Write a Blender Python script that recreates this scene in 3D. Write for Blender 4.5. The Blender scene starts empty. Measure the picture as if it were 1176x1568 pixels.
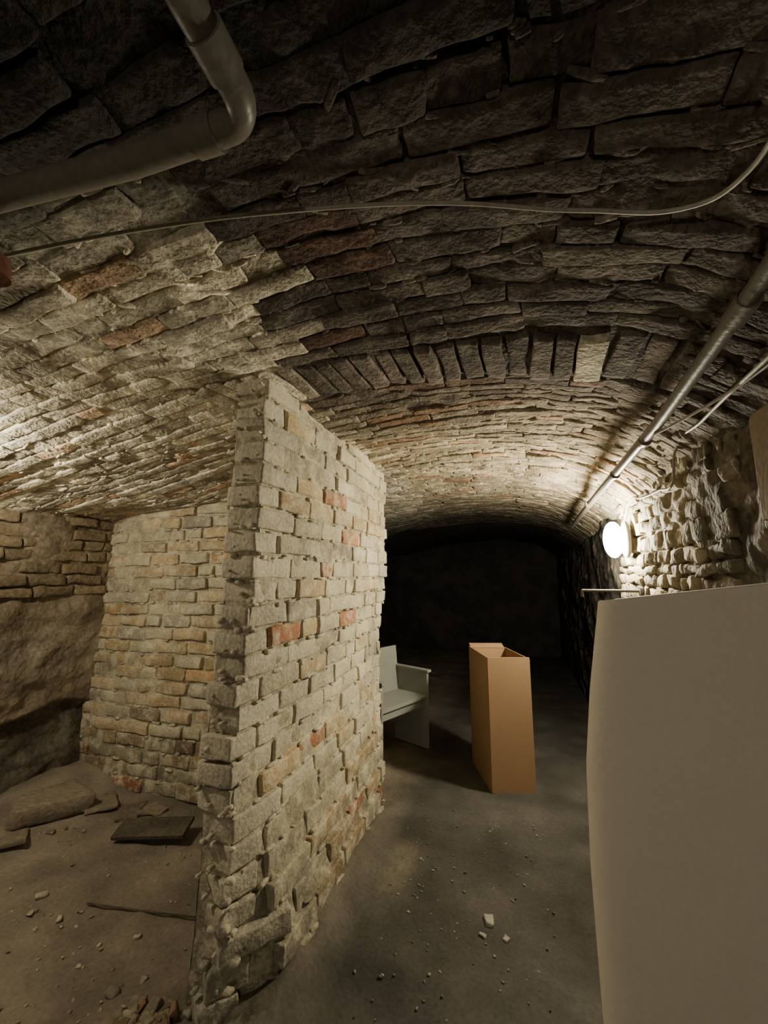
import bpy, math, random
import numpy as np
from mathutils import Vector
random.seed(7); rng=np.random.default_rng(11)
C=bpy.context.scene.collection

# ---------------- noise ----------------
def _h(ix,iy,iz,s):
    n=(ix*374761393+iy*668265263+iz*1274126177+s*974634777)&0xffffffff
    n=((n^(n>>13))*1274126177)&0xffffffff
    n=(n^(n>>16))&0xffffffff
    return n.astype(np.float64)/0xffffffff*2-1
def vn(P,s=0):
    i=np.floor(P).astype(np.int64); f=P-i; u=f*f*(3-2*f)
    r=0
    for dx in (0,1):
        for dy in (0,1):
            for dz in (0,1):
                w=(u[:,0] if dx else 1-u[:,0])*(u[:,1] if dy else 1-u[:,1])*(u[:,2] if dz else 1-u[:,2])
                r=r+w*_h(i[:,0]+dx,i[:,1]+dy,i[:,2]+dz,s)
    return r
def fbm(P,s=0,o=3):
    r=0;a=1.
    for k in range(o):
        r=r+a*vn(P*(2**k)+k*7.3,s+k); a*=.5
    return r
# ---------------- materials ----------------
def mat_rough(name,base=None,attr=True,lime=(.45,.42,.33),limeamt=.5,scale=9,bump=.5,rough=.92,fine=70,contrast=.5,patch=None,dist=.012):
    m=bpy.data.materials.new(name); m.use_nodes=True; nt=m.node_tree; N=nt.nodes; L=nt.links
    b=N['Principled BSDF']; b.inputs['Roughness'].default_value=rough
    b.inputs['Specular IOR Level'].default_value=.2
    tc=N.new('ShaderNodeTexCoord')
    if attr:
        a=N.new('ShaderNodeAttribute'); a.attribute_name='Col'; src=a.outputs['Color']
    else:
        a=N.new('ShaderNodeRGB'); a.outputs[0].default_value=(*base,1); src=a.outputs[0]
    n1=N.new('ShaderNodeTexNoise'); n1.inputs['Scale'].default_value=scale; n1.inputs['Detail'].default_value=5; n1.inputs['Roughness'].default_value=.65
    n2=N.new('ShaderNodeTexNoise'); n2.inputs['Scale'].default_value=fine; n2.inputs['Detail'].default_value=2.5
    n3=N.new('ShaderNodeTexNoise'); n3.inputs['Scale'].default_value=scale*.25; n3.inputs['Detail'].default_value=2
    for n in (n1,n2,n3): L.new(tc.outputs['Object'],n.inputs['Vector'])
    r=N.new('ShaderNodeValToRGB'); r.color_ramp.elements[0].position=.46; r.color_ramp.elements[1].position=.60
    L.new(n1.outputs[0],r.inputs[0])
    mu=N.new('ShaderNodeMath'); mu.operation='MULTIPLY'; mu.inputs[1].default_value=limeamt; L.new(r.outputs[0],mu.inputs[0])
    mx=N.new('ShaderNodeMix'); mx.data_type='RGBA'; mx.blend_type='MIX'
    L.new(mu.outputs[0],mx.inputs[0]); L.new(src,mx.inputs[6]); mx.inputs[7].default_value=(*lime,1)
    if patch:
        sc=N.new('ShaderNodeVectorMath'); sc.operation='MULTIPLY'; L.new(src,sc.inputs[0]); sc.inputs[1].default_value=patch
        L.new(sc.outputs[0],mx.inputs[7])
    ad=N.new('ShaderNodeMath'); ad.operation='ADD'; L.new(n2.outputs[0],ad.inputs[0]); L.new(n3.outputs[0],ad.inputs[1])
    mr=N.new('ShaderNodeMapRange'); mr.inputs[1].default_value=.65; mr.inputs[2].default_value=1.35
    mr.inputs[3].default_value=1-contrast; mr.inputs[4].default_value=1+contrast; L.new(ad.outputs[0],mr.inputs[0])
    vm=N.new('ShaderNodeVectorMath'); vm.operation='SCALE'; L.new(mx.outputs[2],vm.inputs[0]); L.new(mr.outputs[0],vm.inputs['Scale'])
    L.new(vm.outputs[0],b.inputs['Base Color'])
    bp=N.new('ShaderNodeBump'); bp.inputs['Strength'].default_value=bump; bp.inputs['Distance'].default_value=dist
    s2=N.new('ShaderNodeMath'); s2.operation='MULTIPLY_ADD'; L.new(n2.outputs[0],s2.inputs[0]); s2.inputs[1].default_value=.5; L.new(n1.outputs[0],s2.inputs[2])
    L.new(s2.outputs[0],bp.inputs['Height']); L.new(bp.outputs[0],b.inputs['Normal'])
    return m
def mat_emit(name,col,st):
    m=bpy.data.materials.new(name); m.use_nodes=True; nt=m.node_tree
    b=nt.nodes['Principled BSDF']; b.inputs['Base Color'].default_value=(.9,.9,.85,1)
    b.inputs['Emission Color'].default_value=(*col,1); b.inputs['Emission Strength'].default_value=st
    return m
M_brick=mat_rough('limewashed_brick',limeamt=.65,lime=(.56,.515,.38),scale=13,bump=.7,contrast=.36,dist=.012)
M_vault=mat_rough('vault_brick',limeamt=.9,patch=(1.7,1.76,1.82),scale=12,bump=.9,contrast=.45,dist=.016)
M_plast=mat_rough('rough_plaster',limeamt=.25,lime=(.3,.265,.2),scale=5,bump=.9,fine=40,contrast=.4)
M_floor=mat_rough('dirt_floor',limeamt=.5,patch=(1.35,1.35,1.35),scale=3.2,bump=.45,fine=60,contrast=.28)
M_dark=mat_rough('unlit_passage',base=(.022,.019,.017),attr=False,limeamt=.5,lime=(.045,.038,.033),bump=.6,scale=3)  # near-black base colour stands in for the unlit far end
M_pipe=mat_rough('painted_pipe',base=(.15,.135,.11),attr=False,limeamt=.3,lime=(.12,.105,.085),bump=.15,rough=.4,scale=14,contrast=.2)
M_cable=mat_rough('cable_sheath',base=(.36,.33,.28),attr=False,limeamt=.3,lime=(.2,.17,.13),bump=.1,rough=.5,scale=14,contrast=.2)
M_rust=mat_rough('rusty_iron',base=(.12,.05,.03),attr=False,limeamt=.4,lime=(.2,.09,.05),bump=.5,rough=.8)
M_board=mat_rough('painted_board',base=(.70,.645,.54),attr=False,limeamt=.15,lime=(.66,.61,.50),bump=.04,rough=.7,scale=2,contrast=.05)
M_card=mat_rough('cardboard',base=(.31,.195,.105),attr=False,limeamt=.2,lime=(.27,.17,.095),bump=.05,rough=.8,scale=4,contrast=.08)
M_chair=mat_rough('greyed_paint',base=(.28,.29,.255),attr=False,limeamt=.25,lime=(.23,.24,.215),bump=.08,rough=.6,scale=5,contrast=.12)
M_beige=mat_rough('beige_enamel',base=(.24,.18,.115),attr=False,limeamt=.3,lime=(.2,.15,.1),bump=.1,rough=.6,scale=6,contrast=.15)
M_wood=mat_rough('old_wood',base=(.08,.065,.05),attr=False,limeamt=.4,lime=(.14,.12,.08),bump=.5,scale=8)

def mkmesh(name,V,F,mat,col=None,smooth=True,parent=None):
    me=bpy.data.meshes.new(name); me.from_pydata([tuple(v) for v in V],[],[tuple(int(i) for i in f) for f in F]); me.update()
    if col is not None:
        at=me.color_attributes.new('Col','FLOAT_COLOR','POINT')
        c=np.ones((len(V),4)); c[:,:3]=col; at.data.foreach_set('color',c.ravel())
    me.materials.append(mat)
    if smooth: me.polygons.foreach_set('use_smooth',[True]*len(me.polygons))
    o=bpy.data.objects.new(name,me); C.objects.link(o)
    if parent: o.parent=parent
    return o
# ---------------- brick template ----------------
def template(px,py,pz):
    idx={};V=[];F=[]
    P=[px,py,pz]; n=[len(px),len(py),len(pz)]
    def vid(i,j,k):
        if (i,j,k) not in idx: idx[(i,j,k)]=len(V); V.append((px[i],py[j],pz[k]))
        return idx[(i,j,k)]
    for ax in range(3):
        a,b=[(1,2),(2,0),(0,1)][ax]
        for side in (0,n[ax]-1):
            for u in range(n[a]-1):
                for v in range(n[b]-1):
                    q=[]
                    for du,dv in ((0,0),(1,0),(1,1),(0,1)):
                        t=[0,0,0]; t[ax]=side; t[a]=u+du; t[b]=v+dv; q.append(vid(*t))
                    if side==0: q=q[::-1]
                    F.append(q)
    return np.array(V,float),np.array(F)
TBIG=template([-1,-.95,-.78,-.55,-.32,-.1,.1,.32,.55,.78,.95,1],[-1,-.84,-.4,.1,.5,.84,1],[-1,-.8,0,.8,1])
TSM=template([-1,-.4,.4,1],[-1,-.4,.4,1],[-1,0,1])
class Bricks:
    def __init__(s): s.V=[];s.F=[];s.Cc=[];s.n=0
    def add(s,c,ex,ey,ez,dims,r,col,jit=.05,T=TBIG):
        h=np.array(dims)/2; r=min(r,h.min()*.95)
        p=T[0]*h; inner=h-r
        q=np.clip(p,-inner,inner); d=p-q; l=np.linalg.norm(d,axis=1,keepdims=True)
        l2=l.copy(); l2[l2==0]=1
        p=np.where(l>0,q+d/l2*r,p)
        p[:,0]*=1+rng.normal(0,jit)*p[:,1]/h[1]*.5; p[:,1]*=1+rng.normal(0,jit)*p[:,0]/h[0]
        p[:,2]+=rng.normal(0,jit*.12)*p[:,0]
        M=np.array([ex,ey,ez]); W=p@M+np.array(c)
        s.V.append(W); s.F.append(T[1]+s.n); s.n+=len(W)
        s.Cc.append(np.tile(np.array(col,float),(len(W),1)))
    def build(s,name,mat,amp=.006,freq=14,parent=None,amp2=.003,f2=4):
        V=np.vstack(s.V);F=np.vstack(s.F);Cc=np.vstack(s.Cc)
        D=np.stack([fbm(V*freq,k*11) for k in range(3)],1)*amp
        D+=np.stack([vn(V*freq*f2,50+k*11) for k in range(3)],1)*amp2
        return mkmesh(name,V+D,F,mat,np.clip(Cc,0.005,1))
def join(objs,name):
    for o in bpy.context.selected_objects: o.select_set(False)
    for o in objs: o.select_set(True)
    bpy.context.view_layer.objects.active=objs[0]; bpy.ops.object.join(); objs[0].name=name; objs[0].data.name=name
    return objs[0]
def surf(name,fn,nu,nv,mat,colfn=None,flip=False):
    u,v=np.meshgrid(np.linspace(0,1,nu),np.linspace(0,1,nv),indexing='ij'); u=u.ravel();v=v.ravel()
    V=fn(u,v)
    F=[]
    for i in range(nu-1):
        a=i*nv
        for j in range(nv-1):
            q=(a+j,a+nv+j,a+nv+j+1,a+j+1); F.append(q[::-1] if flip else q)
    col=np.clip(colfn(V),.004,1) if colfn else None
    return mkmesh(name,V,F,mat,col)
# ---------------- vault profile (z above floor) ----------------
H=1.5
px=np.array([-3.4,-3.15,-2.8,-2.4,-2.0,-1.5,-1.0,-.5,0,.4,.6,.75,.9])
pz=np.array([.36,.45,.56,.655,.72,.775,.81,.845,.83,.75,.645,.52,.36])+H
xd=np.linspace(-3.4,.9,431); zd=np.interp(xd,px,pz)
k=np.exp(-np.linspace(-2,2,41)**2); k/=k.sum()
zp=np.concatenate([np.full(20,zd[0]),zd,np.full(20,zd[-1])]); zs=np.convolve(zp,k,'valid'); zs[:20]=zd[:20]; zs[-20:]=zd[-20:]
def ceil(x,y):
    x=np.asarray(x,float);y=np.asarray(y,float)
    z=np.interp(x,xd,zs)
    z=z-np.clip(y-2.8,0,9)*.055*np.clip((x+3.4)/1.5,0,1)
    t=np.clip((y-.9)/1.6,0,1); t=t*t*(3-2*t)
    z=z-.15*t*np.exp(-((x+2.25)/.7)**2)
    z=z+.012*np.sin(y*3.1+x*2)+.01*np.sin(y*7.3-x*3)
    return z
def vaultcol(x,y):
    """limewashed on the room side, soot and painted shade on the passage side"""
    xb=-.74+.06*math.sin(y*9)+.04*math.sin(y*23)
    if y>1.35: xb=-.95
    d=min(1,max(0,(y-.42)/.35))  # near ceiling blackened in the colour, where the lamps don't reach
    lime=np.array((.56,.51,.39)); soot_shade=np.array((.088,.072,.058)); mid=np.array((.27,.225,.155)); blk=np.array((.024,.021,.018))
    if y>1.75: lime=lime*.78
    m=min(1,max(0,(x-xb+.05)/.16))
    t=np.clip((y-1.6)/1.0,0,1)  # paler colour further in stands in for the wall lamp's light
    f=1-.90*np.clip((y-3.4)/1.7,0,1)  # painted falloff: vault colour fades to near black with depth
    c=lime*(1-m)+((soot_shade*(1-t)+mid*t))*m
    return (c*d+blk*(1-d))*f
def arc_positions(y):
    xs=np.linspace(-3.2,.82,1200); z=ceil(xs,np.full_like(xs,y)); s=np.concatenate([[0],np.cumsum(np.hypot(np.diff(xs),np.diff(z)))])
    return xs,z,s
B=Bricks()
def vault_brick(x,y,la,ly,prot,col,th=.06,rot=0,T=TBIG,r=None):
    e=.02
    z0=float(ceil(x-e,y));z1=float(ceil(x+e,y)); t=np.array([2*e,0,z1-z0]);t/=np.linalg.norm(t)
    zy=float(ceil(x,y+e)-ceil(x,y-e)); ty=np.array([0,2*e,zy]);ty/=np.linalg.norm(ty)
    nrm=np.cross(t,ty); nrm/=np.linalg.norm(nrm)
    if rot: t,ty=t*math.cos(rot)+ty*math.sin(rot),ty*math.cos(rot)-t*math.sin(rot)
    c=np.array([x,y,float(ceil(x,y))])+nrm*(th/2-prot)
    B.add(c,t,ty,nrm,(la,ly,th),r or rng.uniform(.004,.008),col,jit=.03,T=T)
y=-.6
while y<5.45:
    w=rng.uniform(.058,.078); yc=y+w/2
    xs,zz,s=arc_positions(yc)
    p=rng.uniform(-.25,0); rowtone=rng.uniform(.88,1.12); rowprot=rng.normal(.008,.0025); gap=rng.uniform(.004,.013)
    while p<s[-1]:
        L=rng.choice([.27,.25,.28,.13,.24]) if rng.random()>.15 else rng.uniform(.10,.22)
        x=float(np.interp(p+L/2,s,xs))
        p+=L+(rng.uniform(-.006,.002) if rng.random()<.8 else rng.uniform(.004,.012))
        if 1.33<yc<1.63 and -1.32<x<.56: continue
        if yc>2.5 and x<-3.1: continue
        if rng.random()<.02: continue
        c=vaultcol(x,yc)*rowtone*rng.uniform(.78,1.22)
        if rng.random()<.08 and yc>.5: c=c*np.array((1.1,.86,.76))
        vault_brick(x,yc+rng.normal(0,.003),L,w-gap+rng.uniform(-.004,.006),max(.002,rowprot+rng.normal(0,.0035)),c,rot=rng.normal(0,.012))
        if 0.55<yc<4.2:
            for q in range(rng.integers(2,5)):
                xx=x+rng.uniform(-.5,.5)*L; sz=rng.uniform(.006,.022)
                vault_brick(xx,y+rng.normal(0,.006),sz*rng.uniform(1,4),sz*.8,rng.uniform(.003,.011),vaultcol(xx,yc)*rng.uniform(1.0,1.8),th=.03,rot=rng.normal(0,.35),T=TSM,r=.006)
    y+=w
x=-1.30; pale=False
while x<.56:
    w=.066+rng.uniform(-.006,.012)
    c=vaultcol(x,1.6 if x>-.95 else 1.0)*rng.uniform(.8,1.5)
    if x<-.9: c=c*.85
    pr=max(.003,rng.normal(.010,.005))
    if x>.19 and not pale: pale=True; c=np.array((.36,.32,.24)); pr=.02; w=.09
    vault_brick(x+w/2,1.48+rng.normal(0,.006),w,.275,pr,c,rot=rng.normal(0,.02) - (.25 if x<-.95 else 0))
    x+=w+rng.uniform(.008,.018)
vb=B.build('vault_bricks',M_vault,amp=.005,freq=11,amp2=.0035,f2=3)
def cf(u,v):
    X=-3.3+u*4.15; Y=-2.8+v*8.3
    P=np.stack([X,Y,X*0],1)
    return np.stack([X,Y,ceil(X,Y)+.004+.009*fbm(P*8,3)],1)
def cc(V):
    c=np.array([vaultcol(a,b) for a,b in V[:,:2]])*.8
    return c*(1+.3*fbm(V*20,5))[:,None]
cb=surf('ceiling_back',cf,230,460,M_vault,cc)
ceiling=join([cb,vb],'ceiling')
def cf2(u,v):
    X=-3.3+u*4.15; Y=5.4+v*3.2
    return np.stack([X,Y,ceil(X,np.full_like(X,5.4))+.0-.02*v+.01*fbm(np.stack([X,Y,X*0],1)*5,3)],1)
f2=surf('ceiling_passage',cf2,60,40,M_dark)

# ---------------- floor ----------------
def floorz(X,Y):
    P=np.stack([X,Y,X*0],1)
    z=.022*fbm(P*1.8,9)+.006*fbm(P*12,4)
    z=z*np.where(X<-1,1.3,.6)
    inY=1/(1+np.exp(-(Y-1.34)*22))*1/(1+np.exp((Y-2.7)*14))
    d=X-(-.86)
    m=np.where(d>0,np.exp(-(d/.09)**2),np.exp(-(d/.30)**2))
    z=z+.07*inY*m*(1+.35*fbm(P*7,21))
    z=z+.05*np.exp(-((X+1.27)/.2)**2-((Y-1.2)/.18)**2)
    z=z+.12*np.exp(-((X+3.15)/.3)**2)
    return z
def ff(u,v):
    X=-3.3+u*4.2; Y=-2.8+v*11.4
    return np.stack([X,Y,floorz(X,Y)],1)
def fc(V):
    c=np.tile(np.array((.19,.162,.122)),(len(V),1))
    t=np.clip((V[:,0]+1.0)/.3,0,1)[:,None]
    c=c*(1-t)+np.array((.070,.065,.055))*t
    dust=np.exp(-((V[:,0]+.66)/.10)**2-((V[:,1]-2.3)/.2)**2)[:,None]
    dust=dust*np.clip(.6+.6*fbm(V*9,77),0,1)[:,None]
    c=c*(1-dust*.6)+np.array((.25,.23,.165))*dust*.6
    far=np.clip((V[:,1]-3.4)/1.6,0,1)[:,None]*.6  # shade of the far passage painted into the floor colour
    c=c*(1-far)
    return c*(1+.25*fbm(V*6,2))[:,None]
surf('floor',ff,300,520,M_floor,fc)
def fz(x,y): return float(floorz(np.array([x]),np.array([y]))[0])

# ---------------- brick walls ----------------
def wallbrickcol(red=.08):
    t=rng.random()
    if t<red: return np.array((.42,.21,.115))*rng.uniform(.8,1.15)
    if t<red+.2: return np.array((.46,.35,.20))*rng.uniform(.8,1.15)
    if t<red+.26: return np.array((.32,.285,.215))*rng.uniform(.85,1.1)
    return np.array((.51,.46,.325))*rng.uniform(.82,1.12)
def flare(y,z):
    a=np.clip((y-1.36)/.22,0,1); a=a*a*(3-2*a)
    return .19*a*np.clip(1-z/.75,0,1)**1.6
def xface(y,z):
    t=z/2.3
    return -1.035+.095*t+.012*np.sin(z*5)+.015*np.sin((y-1.3)*2.2)+flare(y,z)
def yendf(z): return 3.06-.42*np.clip(1-z/.6,0,1)**1.2
B=Bricks()
z=-.02; r=0
CH=.094
while z<2.36:
    zc=z+CH/2; t=zc/2.3
    yend=float(yendf(zc))+rng.uniform(-.025,.02)
    y=1.35+rng.uniform(-.022,.022)
    first=True
    while y<yend-.02:
        L=.27+rng.uniform(-.02,.015)
        if first and r%2: L=.145
        elif rng.random()<.14: L=.14
        if y+L>yend-.06: L=max(.06,yend-y)
        col=wallbrickcol(.06)
        if first and 1.15<zc<1.24: col=np.array((.30,.09,.055))
        elif first: col=np.array((.54,.49,.37))*rng.uniform(.85,1.08)
        yc=y+L/2; x0=float(xface(yc,zc)); dxy=(float(xface(yc+.05,zc))-float(xface(yc-.05,zc)))/.1
        ex=np.array([dxy,1.,0]);ex/=np.linalg.norm(ex); ey=np.array([-ex[1],ex[0],0])
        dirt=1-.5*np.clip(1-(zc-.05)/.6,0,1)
        if zc<float(ceil(x0-.07,yc))+.03:
            rec=-.05 if (rng.random()<.02 and not first) else 0
            B.add((x0-.075+rec+rng.normal(0,.005),yc,zc+rng.normal(0,.003)),ex,ey,np.array([0,0,1.]),
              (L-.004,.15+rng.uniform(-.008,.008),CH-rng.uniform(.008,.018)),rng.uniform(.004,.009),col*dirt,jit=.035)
            for q in range(rng.integers(1,4)):
                yy=yc+rng.uniform(-.5,.5)*L; sz=rng.uniform(.008,.026)
                B.add((float(xface(yy,z))-.007,yy,z+rng.normal(0,.006)),np.array([0,1.,0]),np.array([-1.,0,0]),np.array([0,0,1.]),(sz*rng.uniform(1,3.5),.022,sz*.8),.007,np.array((.52,.47,.345))*dirt*rng.uniform(.8,1.15),jit=.2,T=TSM)
            if first:
                for q in range(4):
                    sz=rng.uniform(.006,.024)
                    B.add((x0-rng.uniform(0,.15),1.357+rng.normal(0,.008),z+rng.uniform(-.01,.05)),np.array([1.,0,0]),np.array([0,1.,0]),np.array([0,0,1.]),(sz*rng.uniform(1,2),.03,sz),.008,np.array((.54,.49,.37))*dirt*rng.uniform(.8,1.15),jit=.2,T=TSM)
        y+=L+rng.uniform(.006,.014); first=False
    z+=CH+rng.normal(0,.002); r+=1
pb=B.build('pb',M_brick,amp=.005,freq=12,amp2=.0028,f2=3)
def pf(side):
    def f(u,v):
        Z=-.05+v*2.33; Y=1.375+u*(yendf(Z)-.02-1.375)
        xr=xface(Y,Z)
        X=np.where(side>0,xr-.010,xr-flare(Y,Z)-.14)+.008*fbm(np.stack([Y*9,Z*9,Y*0+side],1),6)
        return np.stack([X,Y,Z],1)
    return f
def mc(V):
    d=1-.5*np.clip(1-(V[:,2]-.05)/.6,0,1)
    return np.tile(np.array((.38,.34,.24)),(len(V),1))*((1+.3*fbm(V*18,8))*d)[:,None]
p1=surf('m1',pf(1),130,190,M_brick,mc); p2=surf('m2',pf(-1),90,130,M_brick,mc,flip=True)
def pe(end):
    def f(u,v):
        Z=-.05+v*2.33; Yb=yendf(Z)-.02 if end else np.full_like(Z,1.372)
        xr=xface(Yb,Z); wd=.13+flare(Yb,Z)
        X=xr-.008-wd*u; Y=Yb+.005*fbm(np.stack([X*9,Z*9,X*0],1),6)
        return np.stack([X,Y,Z],1)
    return f
p3=surf('m3',pe(0),12,110,M_brick,mc,flip=True); p4=surf('m4',pe(1),12,110,M_brick,mc)
join([p1,pb,p2,p3,p4],'brick_partition_wall')

# back brick wall of the alcove
B=Bricks()
z=0.0;r=0
while z<2.3:
    zc=z+.046; x=-3.22+(0 if r%2 else -.12)
    while x<-1.1:
        L=.26+rng.uniform(-.02,.02)
        if rng.random()<.2: L=.135
        L=min(L,-1.06-x)
        col=wallbrickcol(.04)
        if rng.random()<.35: col=col*np.array((1.0,.86,.76))
        col=col*(.62 if zc<.35 else 1)
        if zc<float(ceil(x+L/2,2.46))+.05:
            B.add((x+L/2,2.52+rng.normal(0,.006)+.05*max(0,1-zc/1.0)*-1+.02*math.sin(x*3),zc+.012*math.sin(x*2.2)+rng.normal(0,.003)),np.array([1.,0,0]),np.array([0,1.,0]),np.array([0,0,1.]),
              (L-.004,.12,.092-rng.uniform(.010,.022)),rng.uniform(.006,.012),col*.9)
            for q in range(rng.integers(0,3)):
                sz=rng.uniform(.010,.028)
                B.add((x+rng.uniform(0,1)*L,2.468-.05*max(0,1-zc)+.02*math.sin(x*3),z+rng.normal(0,.006)),np.array([1.,0,0]),np.array([0,1.,0]),np.array([0,0,1.]),(sz*rng.uniform(1,3),.024,sz*.8),.008,np.array((.46,.41,.30))*rng.uniform(.7,1.1),jit=.2,T=TSM)
        x+=L+rng.uniform(.006,.016)
    z+=.092;r+=1
bb=B.build('bb',M_brick,amp=.007,freq=12,amp2=.003,f2=3)
def bf(u,v):
    X=-3.25+u*2.19; Z=-.05+v*2.4
    return np.stack([X,2.476-.05*np.clip(1-Z,0,1)+.02*np.sin(X*3)+.008*fbm(np.stack([X*9,Z*9,X*0],1),6),Z],1)
b2=surf('b2',bf,110,110,M_brick,mc)
def bf2(u,v):
    X=-3.25+u*2.14; Z=-.05+v*2.4
    return np.stack([X,2.6+.008*fbm(np.stack([X*5,Z*5,X*0],1),6),Z],1)
b3=surf('b3',bf2,30,30,M_brick,mc,flip=True)
join([b2,bb,b3],'wall_alcove_back')

# left wall
def lf(u,v):
    Y=-2.8+u*11.4; Z=-.1+v*2.4
    P=np.stack([Y,Z,Y*0],1)
    edge=.40+.16*np.sin((Y-1.2)*1.9)+.03*np.sin(Y*9)
    bulge=.07*np.clip((Z-edge)/.03,0,1)
    rock=.10*np.clip(1-Z/.30,0,1)*(1+.8*fbm(P*3,31))
    return np.stack([-3.21+.034*fbm(P*3.5,30,4)+.010*fbm(P*14,33)+bulge+rock,Y,Z],1)
def lc(V):
    c=np.tile(np.array((.23,.185,.125)),(len(V),1))
    edge=.40+.16*np.sin((V[:,1]-1.2)*1.9)+.03*np.sin(V[:,1]*9)
    low=np.clip((edge+.03-V[:,2]+.03*vn(V*6,4))/.05,0,1)[:,None]
    c=c*(1-low)+np.array((.085,.07,.055))*low
    mid=np.exp(-((V[:,2]-.95)/.25)**2)[:,None]*(1-low)
    c=c*(1-mid*.4)+np.array((.30,.27,.225))*mid*.4
    return c*(1+.35*fbm(V*5,12))[:,None]
l1=surf('l1',lf,680,180,M_plast,lc)
B=Bricks(); z=1.34;r=0
while z<2.1:
    y=-1.5+(.1 if r%2 else 0)
    while y<2.5:
        L=rng.choice([.26,.14,.24])
        if rng.random()>.35-(.35 if z>1.55 else 0):
            B.add((-3.172+rng.normal(.0,.008),y+L/2,z+.04+rng.normal(0,.004)),np.array([0,1.,0]),np.array([-1.,0,0]),np.array([0,0,1.]),(L,.1,.070),.012,np.array((.26,.20,.125))*rng.uniform(.7,1.2))
        y+=L+.01
    z+=.084;r+=1
l2=B.build('l2',M_plast,amp=.010,freq=9,amp2=.005)
join([l1,l2],'wall_left')

# right wall
def rf(u,v):
    Y=-2.8+u*11.4; Z=-.1+v*2.5
    P=np.stack([Y,Z,Y*0],1)
    return np.stack([.757-.022*fbm(P*4,41,4)-.010*fbm(P*15,43),Y,Z],1)
def rc(V):
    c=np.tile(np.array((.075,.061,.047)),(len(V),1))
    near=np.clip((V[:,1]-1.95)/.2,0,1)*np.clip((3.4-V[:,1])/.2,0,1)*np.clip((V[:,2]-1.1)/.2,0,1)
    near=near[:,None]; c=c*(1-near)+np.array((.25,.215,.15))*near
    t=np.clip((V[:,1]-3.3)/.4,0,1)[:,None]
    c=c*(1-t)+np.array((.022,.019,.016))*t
    return c*(1+.4*fbm(V*5,12))[:,None]
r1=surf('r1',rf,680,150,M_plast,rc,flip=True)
B=Bricks(); z=1.22;r=0
while z<2.04:
    h=rng.uniform(.05,.11); y=1.75+rng.uniform(-.1,.1)
    while y<3.35:
        L=rng.uniform(.06,.20); hh=h*rng.uniform(.75,1.05); a=rng.normal(0,.08)
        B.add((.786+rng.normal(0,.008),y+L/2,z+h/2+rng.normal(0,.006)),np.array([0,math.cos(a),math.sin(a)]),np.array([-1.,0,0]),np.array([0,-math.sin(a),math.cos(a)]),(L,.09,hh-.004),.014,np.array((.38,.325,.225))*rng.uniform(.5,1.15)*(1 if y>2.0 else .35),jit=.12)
        y+=L+.006
    z+=h;r+=1
r2=B.build('r2',M_plast,amp=.011,freq=10,amp2=.005,f2=3)
join([r1,r2],'wall_right')
def wf(yc):
    def f(u,v):
        X=-3.35+u*4.3; Z=-.1+v*2.6
        return np.stack([X,yc+.02*fbm(np.stack([X*3,Z*3,X*0],1),51),Z],1)
    return f
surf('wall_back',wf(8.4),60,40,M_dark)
surf('wall_front',wf(-2.75),60,40,M_plast,lambda V:np.tile(np.array((.2,.17,.13)),(len(V),1)))

# ---------------- rubble ----------------
B=Bricks()
def lump(x,y,s,col,flat=.6,r=.3,zo=0,tilt=0,el=1.4,T=TBIG):
    a=rng.uniform(0,6.28); ee=np.array([math.cos(a),math.sin(a),math.sin(tilt)]);ee/=np.linalg.norm(ee)
    e2=np.array([-math.sin(a),math.cos(a),0]); e3=np.cross(ee,e2)
    B.add((x,y,fz(x,y)+s*flat*.3+zo),ee,e2,e3,(s*el,s,s*flat),s*flat*r,col,jit=.2,T=T)
for (x,y,s,fl) in [(-2.84,2.0,.27,.4),(-2.72,1.75,.12,.3),(-2.65,2.2,.18,.12),(-2.4,2.2,.14,.14),(-1.75,2.2,.11,.35),(-2.25,2.25,.1,.2)]:
    lump(x,y,s,np.array((.20,.168,.12))*rng.uniform(.7,1.2),fl,.18,tilt=rng.uniform(-.2,.2))
for i in range(110):
    x=min(-1.19,-1.23+rng.normal(0,.06));y=1.22+rng.normal(0,.05)
    lump(x,y,rng.uniform(.010,.045),(wallbrickcol(.15))*rng.uniform(.3,.6),.6,.25,tilt=rng.uniform(-.5,.5))
for i in range(450):
    x=rng.uniform(-2.75,-1.25);y=rng.uniform(.5,2.3)
    if abs(y-1.65)<.08: continue
    lump(x,y,rng.uniform(.004,.012) if rng.random()<.93 else rng.uniform(.015,.035),np.array((.38,.34,.26))*rng.uniform(.4,1.2),.6,.35,T=TSM)
B.build('rubble_pile',M_plast,amp=.006,freq=22,amp2=.003)
B=Bricks()
for i in range(220):
    x=rng.uniform(-.7,.1);y=rng.uniform(.9,2.9)
    lump(x,y,rng.uniform(.004,.010),np.array((.28,.26,.2))*rng.uniform(.4,1.2),.6,.35,T=TSM)
for (x,y,s) in [(-.18,2.06,.04),(-.2,1.98,.018),(-.11,2.0,.022),(-.14,1.5,.014)]:
    lump(x,y,s,np.array((.40,.37,.31)),.5,.35)
B.build('floor_debris',M_plast,amp=.004,freq=22,amp2=.002)

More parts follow.
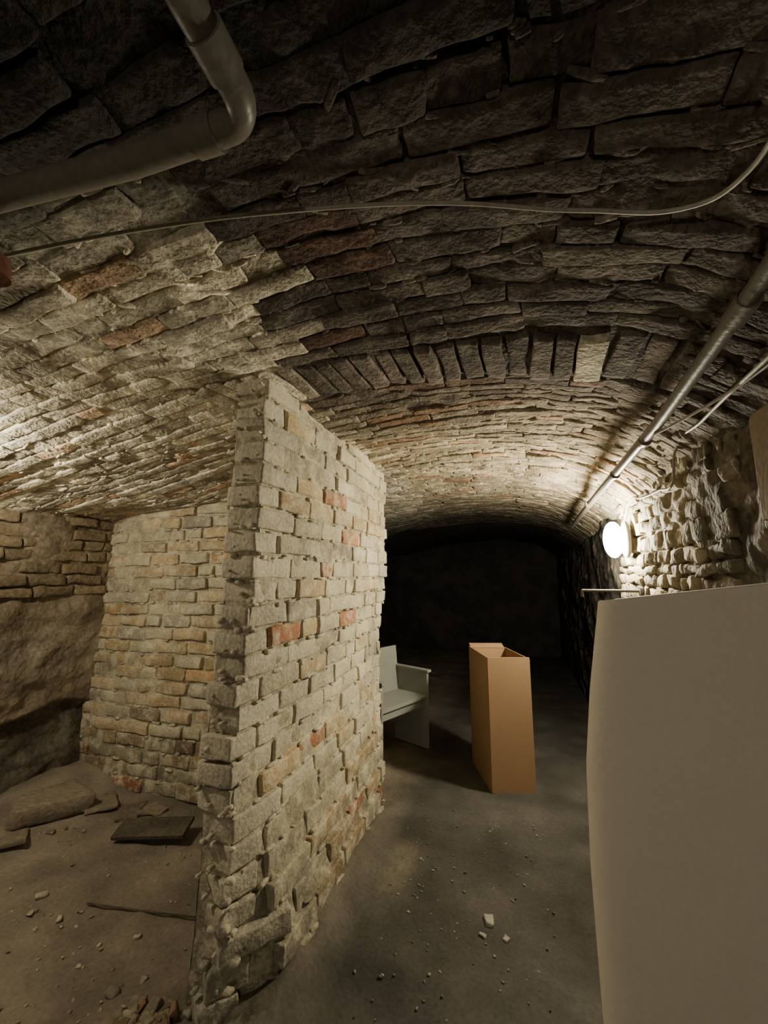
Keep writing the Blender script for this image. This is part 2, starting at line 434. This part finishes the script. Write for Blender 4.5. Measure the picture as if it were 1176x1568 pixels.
# ---------------- helpers ----------------
def box(name,c,d,mat,rotz=0,bev=.004,parent=None,rot=None):
    bpy.ops.mesh.primitive_cube_add(size=1,location=c,rotation=rot or (0,0,rotz)); o=bpy.context.object; o.name=name
    o.scale=d; bpy.ops.object.transform_apply(location=False,rotation=False,scale=True)
    if bev:
        b=o.modifiers.new('b','BEVEL'); b.width=bev; b.segments=2
    o.data.materials.append(mat)
    if parent:o.parent=parent
    return o
def tube(name,pts,r,mat,parent=None,typ='POLY',cyc=8):
    cu=bpy.data.curves.new(name,'CURVE'); cu.dimensions='3D'; cu.bevel_depth=r; cu.bevel_resolution=6; cu.use_fill_caps=True
    if typ=='POLY':
        sp=cu.splines.new('POLY'); sp.points.add(len(pts)-1)
        for i,p in enumerate(pts): sp.points[i].co=(*p,1)
    else:
        sp=cu.splines.new('BEZIER'); sp.bezier_points.add(len(pts)-1)
        for i,p in enumerate(pts):
            b=sp.bezier_points[i]; b.co=p; b.handle_left_type=b.handle_right_type='AUTO'
        sp.resolution_u=10
    cu.materials.append(mat); o=bpy.data.objects.new(name,cu); C.objects.link(o)
    bpy.context.view_layer.objects.active=o
    for q in bpy.context.selected_objects:q.select_set(False)
    o.select_set(True); bpy.ops.object.convert(target='MESH'); o=bpy.context.object; o.name=name
    for p in o.data.polygons:p.use_smooth=True
    if parent:o.parent=parent
    return o
def empty(name,loc=(0,0,0)):
    e=bpy.data.objects.new(name,None); C.objects.link(e); e.location=loc; return e
def cyl(p0,p1,r,mat,name='c'):
    return tube(name,[p0,p1],r,mat)
zc=lambda x,y:float(ceil(x,y))
PR=.024
a=[(-.34,-1.6,2.22),(-.355,.0,2.215),(-.36,.40,2.21)]
arc=[(-.36-.045*(1-math.cos(t)),.40+.045*math.sin(t),2.21) for t in np.linspace(.2,math.pi/2,7)]
b=[(-.60,.44,2.21),(-.95,.405,2.205),(-1.6,.39,2.16),(-2.4,.38,2.06),(-2.95,.38,1.93)]
parts=[tube('p',a+arc+b,PR,M_pipe),cyl((-.3585,.335,2.21),(-.36,.385,2.21),.028,M_pipe),cyl((-.425,.446,2.21),(-.47,.444,2.21),.028,M_pipe),
 cyl((-.945,.405,2.19),(-.93,.43,2.07),.022,M_rust),cyl((-.93,.428,2.10),(-.927,.432,2.06),.030,M_rust)]
join(parts,'sewer_pipe')
P=[(.47,-1.8,2.15),(.50,.6,2.13),(.53,1.0,2.12),(.545,1.75,2.07),(.55,2.85,2.04),(.57,4.4,1.99)]
parts=[tube('p',P,.021,M_pipe),cyl((.532,1.04,2.117),(.534,1.12,2.112),.027,M_pipe)]
for yy in (1.9,2.45,3.3): parts.append(cyl((.548,yy,2.062-(yy-1.9)*.028),(.548,yy+.03,2.061-(yy-1.9)*.028),.026,M_pipe))
join(parts,'ceiling_pipe')
tube('ceiling_conduit',[(-1.5,.50,zc(-1.5,.5)-.035),(-1.09,.56,zc(-1.09,.56)-.04),(-.74,.63,zc(-.74,.63)-.04),(-.474,.70,zc(-.47,.7)-.035),(-.111,.777,zc(-.11,.78)-.035),(.181,.838,zc(.18,.84)-.035),(.37,.845,2.215),(.41,.78,2.19),(.405,.6,2.17),(.40,.2,2.17),(.4,-.6,2.17)],.0045,M_cable,typ='BEZ')
tube('wall_cable',[(.64,.6,2.07),(.64,1.17,2.05),(.68,1.7,2.06),(.70,2.05,2.04),(.705,2.1,1.97),(.705,2.12,1.92),(.70,2.3,1.915),(.69,2.6,1.93),(.70,2.75,1.96),(.70,2.9,1.93),(.70,3.03,1.82)],.006,M_cable,typ='BEZ')
tube('branch_cable',[(.546,1.78,2.045),(.60,1.6,2.045),(.65,1.4,2.05),(.665,1.2,2.05),(.66,.8,2.05)],.005,M_cable,typ='BEZ')
ML=mat_emit('lamp_glass',(1,.91,.69),580)
ML2=mat_emit('lamp_glass_side',(1,.90,.69),540)
ML3=mat_emit('fill_lamp_glass',(1,.91,.73),245)
def bulkhead(name,loc,mat,ry,sc=1,rz=0):
    e=empty(name,loc); e.rotation_euler=(0,ry,rz)
    bpy.ops.mesh.primitive_uv_sphere_add(segments=20,ring_count=12,radius=1,location=(0,0,0)); g=bpy.context.object; g.name='glass_globe'
    g.scale=(.05*sc,.056*sc,.10*sc); bpy.ops.object.transform_apply(scale=True); g.data.materials.append(mat); g.parent=e
    for p in g.data.polygons:p.use_smooth=True
    bpy.ops.mesh.primitive_cylinder_add(vertices=32,radius=.075*sc,depth=.025,location=(.062*sc,0,0),rotation=(0,math.pi/2,0)); b=bpy.context.object;b.name='base_plate';b.scale=(1.35,1,1)
    bv=b.modifiers.new('b','BEVEL');bv.width=.006
    b.data.materials.append(M_pipe); b.parent=e
    return e
bulkhead('rear_fill_lamp',(.63,3.03,1.73),ML,0,1.2)
bulkhead('ceiling_lamp',(-2.45,.80,2.02),ML2,-math.pi/2+.15,.75)
bulkhead('rear_fill_lamp',(.45,-2.6,1.15),ML3,0,1.0,-math.pi/2)  # unseen lamp behind the camera, added to light board and partition end

# ---------------- board ----------------
def bd(off):
    def f(u,v):
        zt=1.415+.07*u; Z=v*zt
        xl=np.interp(Z,[0,.22,.6,.9,1.13,1.41],[.192,.182,.178,.186,.212,.256])
        X=xl+(.725-xl)*u
        Y=1.50-.10*u+.012*np.sin(Z*2.2)*(1-u)+off+.035*np.exp(-u/.03)
        return np.stack([X,Y,Z+.0],1)
    return f
o=surf('white_board_panel',bd(0),40,40,M_board)
sm=o.modifiers.new('s','SOLIDIFY'); sm.thickness=.035; sm.offset=-1
bv=o.modifiers.new('b','BEVEL'); bv.width=.006; bv.segments=2; bv.limit_method='ANGLE'
e=empty('electrical_box',(.735,1.19,1.79))
box('housing',(-.03,0,0),(.09,.38,.33),M_beige,parent=e,bev=.008)
box('door',(-.08,0,0),(.012,.34,.29),M_beige,parent=e,bev=.003)
box('latch',(-.088,-.12,0),(.008,.015,.04),M_pipe,parent=e)
join([cyl((.40,2.9,1.40),(.76,2.9,1.40),.009,M_pipe),cyl((.40,2.9,1.40),(.40,2.9,1.36),.009,M_pipe),cyl((.74,2.9,1.40),(.72,2.9,1.40),.03,M_pipe)],'wall_bracket')

# ---------------- cardboard box ----------------
e=empty('cardboard_box',(0,0,0))
A=Vector((-.225,3.16,0));Bv=Vector((.065,3.25,0));D=Vector((-.40,3.60,0));Cv=Bv+(D-A)
def wallp(n,p,q,h,th=.008,z0=0.0):
    m=(p+q)/2; d=q-p
    box(n,(m.x,m.y,z0+h/2),(d.length,th,h),M_card,rotz=math.atan2(d.y,d.x),parent=e,bev=.001)
wallp('front_side',A,Bv,.905);wallp('left_side',A,D,.905);wallp('right_side',Bv,Cv,.895);wallp('rear_side',D,Cv,.895)
m=(A+Cv)/2; ang=math.atan2((Bv-A).y,(Bv-A).x)
box('bottom',(m.x,m.y,.02),(.28,.43,.01),M_card,rotz=ang,parent=e)
f=(D+Cv)/2
box('rear_flap',(f.x-.01,f.y+.03,.905),(.28,.08,.006),M_card,parent=e,rot=(.3,0,ang),bev=.001)
# ---------------- armchair ----------------
e=empty('panel_armchair',(-.79,3.74,0)); 
ang=math.atan2(-.16,.35)
e.rotation_euler=(0,0,ang)
W=.60
box('side_panel_right',(-.19,0,.32),(.38,.025,.64),M_chair,parent=e)
box('arm_right',(-.18,0,.648),(.40,.055,.022),M_chair,parent=e)
box('side_panel_left',(-.19,-W,.32),(.38,.025,.64),M_chair,parent=e)
box('arm_left',(-.18,-W,.648),(.40,.055,.022),M_chair,parent=e)
box('seat',(-.19,-W/2,.43),(.36,W-.02,.028),M_chair,parent=e)
box('apron',(-.05,-W/2,.38),(.02,W-.02,.07),M_chair,parent=e)
box('backrest',(-.365,-W/2,.62),(.025,W,.42),M_chair,parent=e,rot=(0,-.10,0))
box('back_rail',(-.37,-W/2,.20),(.02,W-.02,.08),M_chair,parent=e)

box('broken_plank',(-2.05,2.05,fz(-2.05,2.05)+.06),(.42,.13,.022),M_wood,bev=.003,rot=(.25,-.06,.25))
tube('iron_rod',[(-1.95,1.60,fz(-1.95,1.6)+.012),(-1.6,1.66,fz(-1.6,1.66)+.012),(-1.35,1.70,fz(-1.35,1.7)+.02)],.004,M_wood)

w=bpy.data.worlds.new('World'); bpy.context.scene.world=w; w.use_nodes=True
w.node_tree.nodes['Background'].inputs[0].default_value=(.5,.5,.5,1); w.node_tree.nodes['Background'].inputs[1].default_value=.02
cam=bpy.data.cameras.new('Camera'); co=bpy.data.objects.new('Camera',cam); C.objects.link(co)
cam.sensor_fit='HORIZONTAL'; cam.sensor_width=36; cam.lens=36*620/1176; cam.clip_start=.02
co.location=(0,0,H); co.rotation_euler=(math.radians(98.8),0,math.radians(17.8))
bpy.context.scene.camera=co
